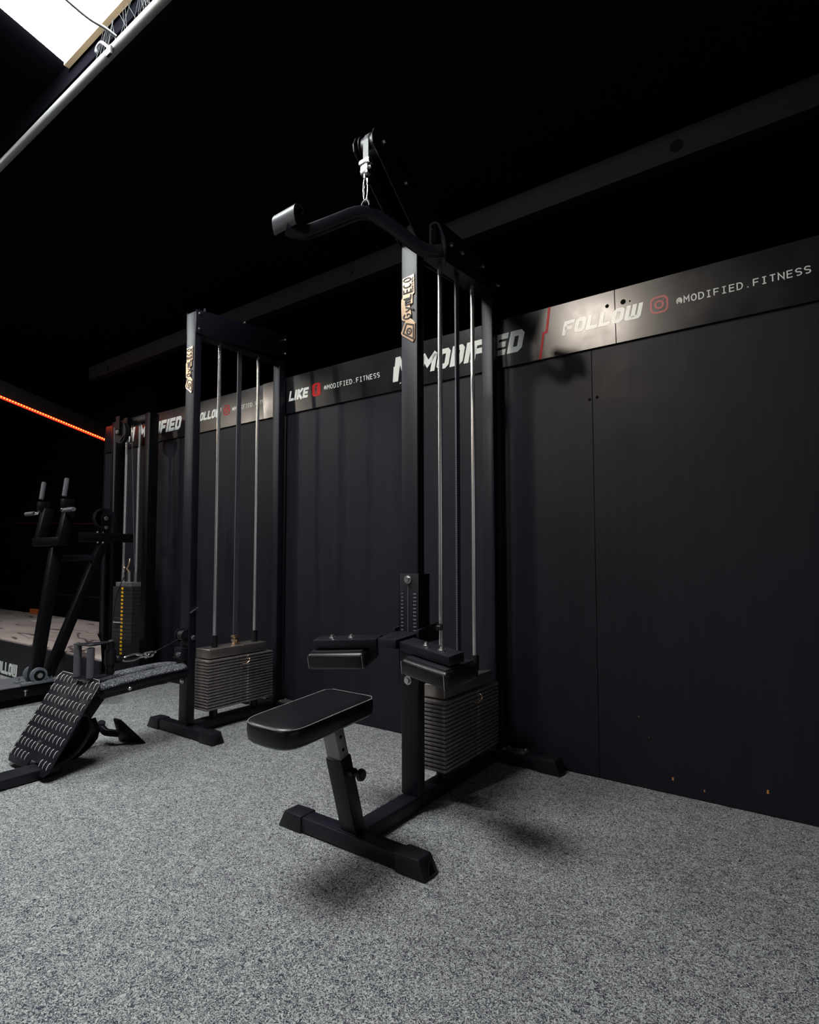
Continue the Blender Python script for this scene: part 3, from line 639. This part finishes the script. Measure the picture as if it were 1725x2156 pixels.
# cable, clamp and snap hook
a = MB(); a.tube([(RX, 1.885, .545), (RX, 1.80, .513), (RX, 1.725, .486)], .003, 8); a.build('pull_cable', M['rubber'], t2, 40)
a = MB(); a.cyl((RX, 1.735, .489), (RX, 1.715, .483), .007, n=12); a.cyl((RX, 1.718, .482), (RX, 1.672, .476), .017, n=16, bev=.004); a.cyl((RX-.02, 1.69, .478), (RX+.022, 1.69, .478), .008, n=12); a.cyl((RX, 1.672, .476), (RX, 1.655, .475), .011, n=12); a.build('cable_clamp', M['chrome'], t2, 40)
a = MB(); a.tube([(RX, 1.607+.052*math.cos(R(d)), .476+.016*math.sin(R(d))+.004*math.cos(R(d))) for d in range(0, 360, 20)], .0048, 8, closed=True); a.cyl((RX, 1.62, .492), (RX, 1.65, .484), .006, n=10); a.build('snap_hook', M['chrome'], t2, 60)
# close-grip handle lying on the bench
rh = thing('row_handle', 'close grip row handle with two foam grips standing on the speckled bench', 'handle', (RX, 1.42, .40))
for (x, y), zt in (((RX-.045, 1.352), .572), ((RX+.045, 1.372), .560)):
    a = MB(); a.cyl((x, y, .412), (x, y, zt), .0175, n=20, bev=.003); a.build('foam_grip', M['foam'], rh, 40)
g1, g2, sw = V((RX-.045, 1.352, 0)), V((RX+.045, 1.372, 0)), V((RX, 1.490, 0))
for z in (.405, .568):
    a = MB(); a.prism([(g1.x-.014, g1.y-.016), (g2.x+.014, g2.y-.016), (g2.x+.018, g2.y+.008), (sw.x+.014, sw.y+.012), (sw.x-.014, sw.y+.012), (g1.x-.018, g1.y+.008)], (0, 0, z), X_, Y_, (0, 0, .006), .002); a.build('strap_plate', M['paint'], rh)
    bolts(rh, [((p.x, p.y, z+.006), Z_, .009, .004) for p in (g1, g2, sw)])
a = MB(); a.cyl((RX, 1.490, .411), (RX, 1.490, .50), .022, n=20, bev=.003); a.cyl((RX, 1.490, .455), (RX, 1.490, .535), .027, n=20, bev=.004); a.cyl((RX, 1.490, .53), (RX, 1.490, .568), .018, n=20); a.build('pivot_barrel', M['rubber'], rh, 40)
a = MB(); a.ball((RX, 1.528, .478), .019); a.box(RX-.015, RX+.015, 1.51, 1.552, .452, .463, .002); a.cyl((RX, 1.49, .478), (RX, 1.56, .478), .007, n=12); a.build('swivel', M['rubber'], rh, 40)

# loose paddle bar lying on the carpet behind the foot plate
lh = thing('paddle_bar', 'black paddle grip bar lying on the carpet beside the tilted foot plate', 'grip bar', (-3.2, 1.6, 0))
P = [V((-3.06, 1.30, .03)), V((-3.12, 1.38, .03)), V((-3.165, 1.48, .04)), V((-3.18, 1.53, .065)), V((-3.165, 1.56, .085)), V((-3.13, 1.575, .065)), V((-3.09, 1.62, .055))]
a = MB(); a.tube(catmull(P, 5), 0, 12, flat=(Z_, .018, .014)); a.build('bar', M['paint'], lh, 50)
a = MB(); a.cyl((-3.19, 1.57, .07), (-3.165, 1.565, .115), .020, n=16, bev=.004); a.build('lug', M['paint'], lh, 40)
a = MB(); a.hexa([(-3.135, 1.645, .001), (-2.974, 1.700, .001), (-2.980, 1.715, .001), (-3.140, 1.662, .001), (-3.115, 1.598, .135), (-3.075, 1.612, .128), (-3.080, 1.627, .128), (-3.120, 1.614, .135)], .004); a.build('paddle_grip', M['paint'], lh, 40)
a = MB(); a.tube(catmull([V((-2.99, 1.40, .19)), V((-2.975, 1.41, .12)), V((-3.0, 1.36, .05)), V((-3.06, 1.30, .012))], 5), 0, 10, flat=(V((1, .2, .3)), .075, .006)); a.build('paddle_grip', M['paint'], lh, 40)

# ================================================================== LEVER MACHINE AT LEFT
LX = -4.575
t3 = thing('lever_pulley_machine', 'black lever machine with slanted arms and yellow-numbered weight stack, leftmost machine', 'gym machine', (LX, 2.2, 0))
a = MB(); a.box(-4.765, -4.385, .75, 1.935, .055, .13, .004, mi=0); a.build('foot_platform', M['dark'], t3, 40)
a = MB(); a.box(-4.757, -4.393, .76, 1.93, .130, .134); a.build('tread_sheet', M['chequer'], t3)
for y in (.9, 1.4, 1.85):
    a = MB(); a.box(-4.73, -4.42, y-.03, y+.03, 0, .056); a.build('platform_foot', M['rubber'], t3)
for x in (-4.505, -4.395):
    a = MB(); yb, zb = 1.735, .19
    a.cyl((x-.018, yb, zb), (x+.018, yb, zb), .052, n=28, bev=.006); a.box(x-.022, x+.022, yb-.105, yb+.105, .134, .153, .004); br = a.build('pillow_bearing', M['cast'], t3, 40)
    a = MB(); a.cyl((x+.016, yb, zb), (x+.0195, yb, zb), .036, n=24); a.build('bearing_seal', M['void'], br)
    a = MB(); a.cyl((x+.015, yb, zb), (x+.026, yb, zb), .017, n=16); a.build('shaft_end', M['steel'], br)
    for q in (-.082, .082): a = MB(); a.cyl((x, yb+q, .10), (x, yb+q, .172), .006, n=8); a.cyl((x, yb+q, .150), (x, yb+q, .163), .012, n=6); a.build('bolt', M['steel'], br)
for q in (-.082, .082): a = MB(); a.cyl((-4.383, 1.735+q, .066), (-4.383, 1.735+q, .105), .006, n=8); a.cyl((-4.383, 1.735+q, .097), (-4.383, 1.735+q, .108), .013, n=8); a.build('bolt', M['steel'], t3)
LD = V((0, .148, .93)).normalized(); lbp = V((-4.45, 1.735, .19))
a = MB(); a.beam(lbp-LD*.05, (-4.49, 1.862, 1.085), X_, .033, .036, .004); a.build('lever_arm', M['dark'], t3, 40)
a = MB()
a.box(-4.76, -4.33, 1.80, 1.865, 1.085, 1.145, .004)
for x in (-4.72, -4.36): a.beam((x, 1.835, 1.10), (x, 1.885, 1.365), X_, .034, .032, .004)
for x in (-4.75, -4.36): a.beam((x, 1.83, 1.385), (x, 1.905, 1.385), X_, .028, .034, .004)
a.build('handle_yoke', M['dark'], t3, 40)
for x, sx in ((-4.78, -1), (-4.40, 1)):
    a = MB(); a.cyl((x, 1.862, 1.44), (x-.005, 1.880, 1.575), .016, n=18, bev=.003); a.build('upright_grip', M['foam'], t3, 40)
    a = MB(); a.tube(catmull([(x+sx*.0, 1.88, 1.40), (x+sx*.005, 1.85, 1.345), (x+sx*.03, 1.84, 1.335), (x+sx*.07, 1.84, 1.335)], 5), .012, 12); a.build('grip_bend', M['chrome'], t3, 50)
    a = MB(); a.cyl((x+sx*.06, 1.84, 1.335), (x+sx*.205, 1.84, 1.336), .016, n=18, bev=.003); a.build('side_grip', M['foam'], t3, 40)
a = MB(); a.beam((LX, 1.865, .14), (LX, 2.235, 1.13), X_, .033, .031, .004); a.build('support_leg', M['dark'], t3, 40)
a = MB(); a.box(LX-.025, LX+.025, 1.87, 2.17, .975, 1.02, .003); a.build('bump_stop', M['rubber'], t3, 40)
a = MB(); a.box(LX-.035, LX+.035, 2.06, 2.46, 1.122, 1.192, .004); a.build('cross_arm', M['dark'], t3, 40)
for y in (2.175, 2.215):
    for x, z0, z1, r_ in ((LX+.025, 1.19, 1.203, .008), (LX+.03, 1.110, 1.124, .009)): a = MB(); a.cyl((x, y, z0), (x, y, z1), r_, n=8); a.build('bolt', M['steel'], t3)
bolts(t3, [((LX+.036, 2.235, 1.235), (1, 0, 0), .012, .008), ((LX+.03, 2.235, 1.308), (1, 0, 0), .014, .008)])
a = MB(); a.box(LX+.022, LX+.032, 2.20, 2.27, 1.19, 1.33, .003); a.box(LX-.032, LX-.022, 2.20, 2.27, 1.19, 1.33, .003); a.build('pulley_bracket', M['dark'], t3)
a = pulley_mb((LX, 2.235, 1.308), .082, .034); a.build('arm_pulley', M['rubber'], t3, 40)
# tower
for x0, x1 in ((-4.865, -4.795), (-4.345, -4.275)):
    a = MB(); a.box(x0, x1, 2.42, 2.50, .0, 2.155, .004, 3); a.build('tower_post', M['dark'], t3, 40)
a = MB(); a.box(-4.795, -4.345, 2.43, 2.50, 2.10, 2.155, .003); a.build('top_bar', M['dark'], t3, 40)
a = MB(); a.box(-4.90, -4.24, 2.42, 2.60, .0, .055, .004); a.build('tower_base', M['dark'], t3)
a = MB(); a.box(-4.865, -4.845, 2.388, 2.42, .0, 1.12, .003); a.build('side_rail', M['dark'], t3)
a = pulley_mb((-4.60, 2.37, 2.02), .088, .034, (0, 1, 0)); a.build('top_pulley', M['rubber'], t3, 40)
a = MB(); a.box(-4.63, -4.57, 2.33, 2.345, 2.0, 2.15, .002); a.box(-4.63, -4.57, 2.395, 2.43, 2.0, 2.15, .002); a.build('pulley_bracket', M['dark'], t3)
a = MB(); bolt_mb((-4.60, 2.33, 2.02), (0, -1, 0), .014, .008, a); a.build('bolt', M['steel'], t3)
a = MB(); a.tube([(-4.62, 2.315, 2.06), (-4.60, 2.31, 1.95), (LX, 2.305, 1.33)], .004, 8)
a.tube([(-4.5, 2.40, 2.02), (-4.52, 2.46, .93)], .0035, 8); a.build('pull_cable', M['belt'], t3, 40)
for x in (-4.695, -4.50):
    a = MB(); a.cyl((x, 2.465, .10), (x, 2.465, 2.10), .0120, n=20); a.build('guide_rod', M['rod'], t3, 40)
zs, zt_, np3 = .215, .765, 18; pit = (zt_-zs)/np3
a = MB(); a.box(-4.735, -4.435, 2.40, 2.53, zs, zs+pit-.0015, .002, 1); p0 = a.build('weight_plate', M['blackplate'], t3)
h = MB(); h.box(-4.597, -4.566, 2.3985, 2.4006, zs+.006, zs+pit-.007, .002, 1); h0 = h.build('number_label', M['yellow'], p0)
for k in range(1, np3):
    c = link_copy(p0, 'weight_plate', t3, (0, 0, k*pit)); d = h0.copy(); d.name = 'number_label'; COL.objects.link(d); d.parent = c; d.matrix_parent_inverse = h0.matrix_parent_inverse.copy()
a = MB(); a.box(-4.70, -4.462, 2.405, 2.53, zt_, zt_+.034, .003); a.build('head_plate', M['grey'], t3)
a = MB(); a.box(-4.735, -4.435, 2.40, 2.53, .055, .21); a.build('stack_riser', M['blackplate'], t3)
for x in (-4.695, -4.60, -4.50): 
    a = MB(); a.cyl((x, 2.465, zt_+.034), (x, 2.465, zt_+.115), .017, n=16); a.build('rod_sleeve', M['steel'], t3, 40)
a = MB(); a.tube(catmull([(-4.60, 2.465, .88), (-4.61, 2.45, .91), (-4.585, 2.45, .94), (-4.59, 2.46, .99)], 5), .008, 8); a.ball((-4.635, 2.44, .915), .010); a.build('shackle', M['gold'], t3, 50)
a = MB(); a.cyl((-4.66, 2.38, .475), (-4.585, 2.40, .475), .006, n=10); a.ball((-4.665, 2.38, .475), .008); a.build('selector_pin', M['steel'], t3, 40)
a = MB(); a.tube(catmull([(-4.60, 2.42, .84), (-4.63, 2.38, .70), (-4.67, 2.375, .50)], 6), .004, 8); a.build('pin_cord', M['rubber'], t3, 40)

# ================================================================== STAGE WITH BOARD
st = thing('platform_stage', 'low wooden stage with worn plywood top behind the leftmost machine', 'stage', (-5.7, 2.4, 0))
poly = [(-11.5, 1.975), (-4.02, 1.975), (-4.86, 2.375), (-5.455, 2.63), (-5.455, 3.095), (-11.5, 3.095)]
a = MB(); a.prism(poly, (0, 0, .288), X_, Y_, (0, 0, .012)); a.build('deck', M['wood'], st)
a = MB(); a.prism([(-11.5, 1.99), (-4.10, 1.99), (-4.93, 2.38), (-5.47, 2.62), (-5.47, 3.09), (-11.5, 3.09)], (0, 0, .01), X_, Y_, (0, 0, .277)); a.build('stage_body', M['void'], st)
a = MB(); a.box(-7.10, -7.03, 2.70, 2.74, .3005, .303); a.build('tape_mark', M['white'], st)
a = MB(); a.box(-8.05, -7.70, 3.05, 3.09, .3005, .36); a.build('orange_mark', M['orange'], st)
bd = thing('stage_board', 'black board under the wooden stage edge lettered FOLLOW with red line', 'sign', (-5, 1.962, 0))
BY = 1.958
a = MB(); a.box(-11.5, -4.02, BY, BY+.016, .004, .2865, .001); a.build('panel', M['board'], bd)
a = MB(); word(a, 'FOLLOW', (-5.85, BY, .018), X_, Z_, DP, .100, .475, block, .25, .012, .08); a.build('word_text', M['white'], bd)
a = MB(); a.strokes([([(-4.345, .2865), (-4.36, .15), (-4.365, .13), (-4.38, .004)], 0)], .010, (0, BY, 0), X_, Z_, DP); a.build('red_line', M['red'], bd)
# alcove back wall behind the stage
mb = MB(); mb.box(-12, -5.44, 3.14, 3.18, 0, 2.9); mb.box(-12, -5.5, 3.10, 3.14, 1.95, 2.02); mb.box(-12, -5.44, 3.13, 3.14, .55, .56, mi=1)
struct(mb.build('wall_alcove', [M['ceil'], M['beam']]))
mb = MB(); mb.beam((-11, 3.125, 1.557), (-5.5, 3.125, 1.335), Y_, .006, .007); struct(mb.build('trim_4', M['darkred']))
# sloping rafter with the LED strip
def lz(y): return 2.466-.2505*(y-1.968)
mb = MB(); mb.hexa([(-6.12, -2, lz(-2)-.02), (-6.02, -2, lz(-2)-.02), (-6.02, 3.12, lz(3.12)-.02), (-6.12, 3.12, lz(3.12)-.02), (-6.12, -2, lz(-2)+.16), (-6.02, -2, lz(-2)+.16), (-6.02, 3.12, lz(3.12)+.16), (-6.12, 3.12, lz(3.12)+.16)])
struct(mb.build('trim_5', M['void']), 'dark sloping rafter carrying the red light strip')
ls = thing('led_light_strip', 'glowing red LED strip along the dark sloping rafter at upper left', 'light strip', (-6.01, 1.9, lz(1.9)))
y0, y1 = 1.35, 3.0
a = MB(); a.tube([(-6.010, y0, lz(y0)), (-6.010, y1, lz(y1))], .0125, 10); a.build('sleeve', M['ledstrip'], ls, 60)
a = MB(); a.ball((-5.997, y0, lz(y0)), .0065, 8, (.6, 1.0, 1)); l0 = a.build('diode', M['led'], ls, 60)
nl = 72
for k in range(1, nl):
    y = y0+(y1-y0)*k/(nl-1); link_copy(l0, 'diode', ls, (0, y-y0, lz(y)-lz(y0)))
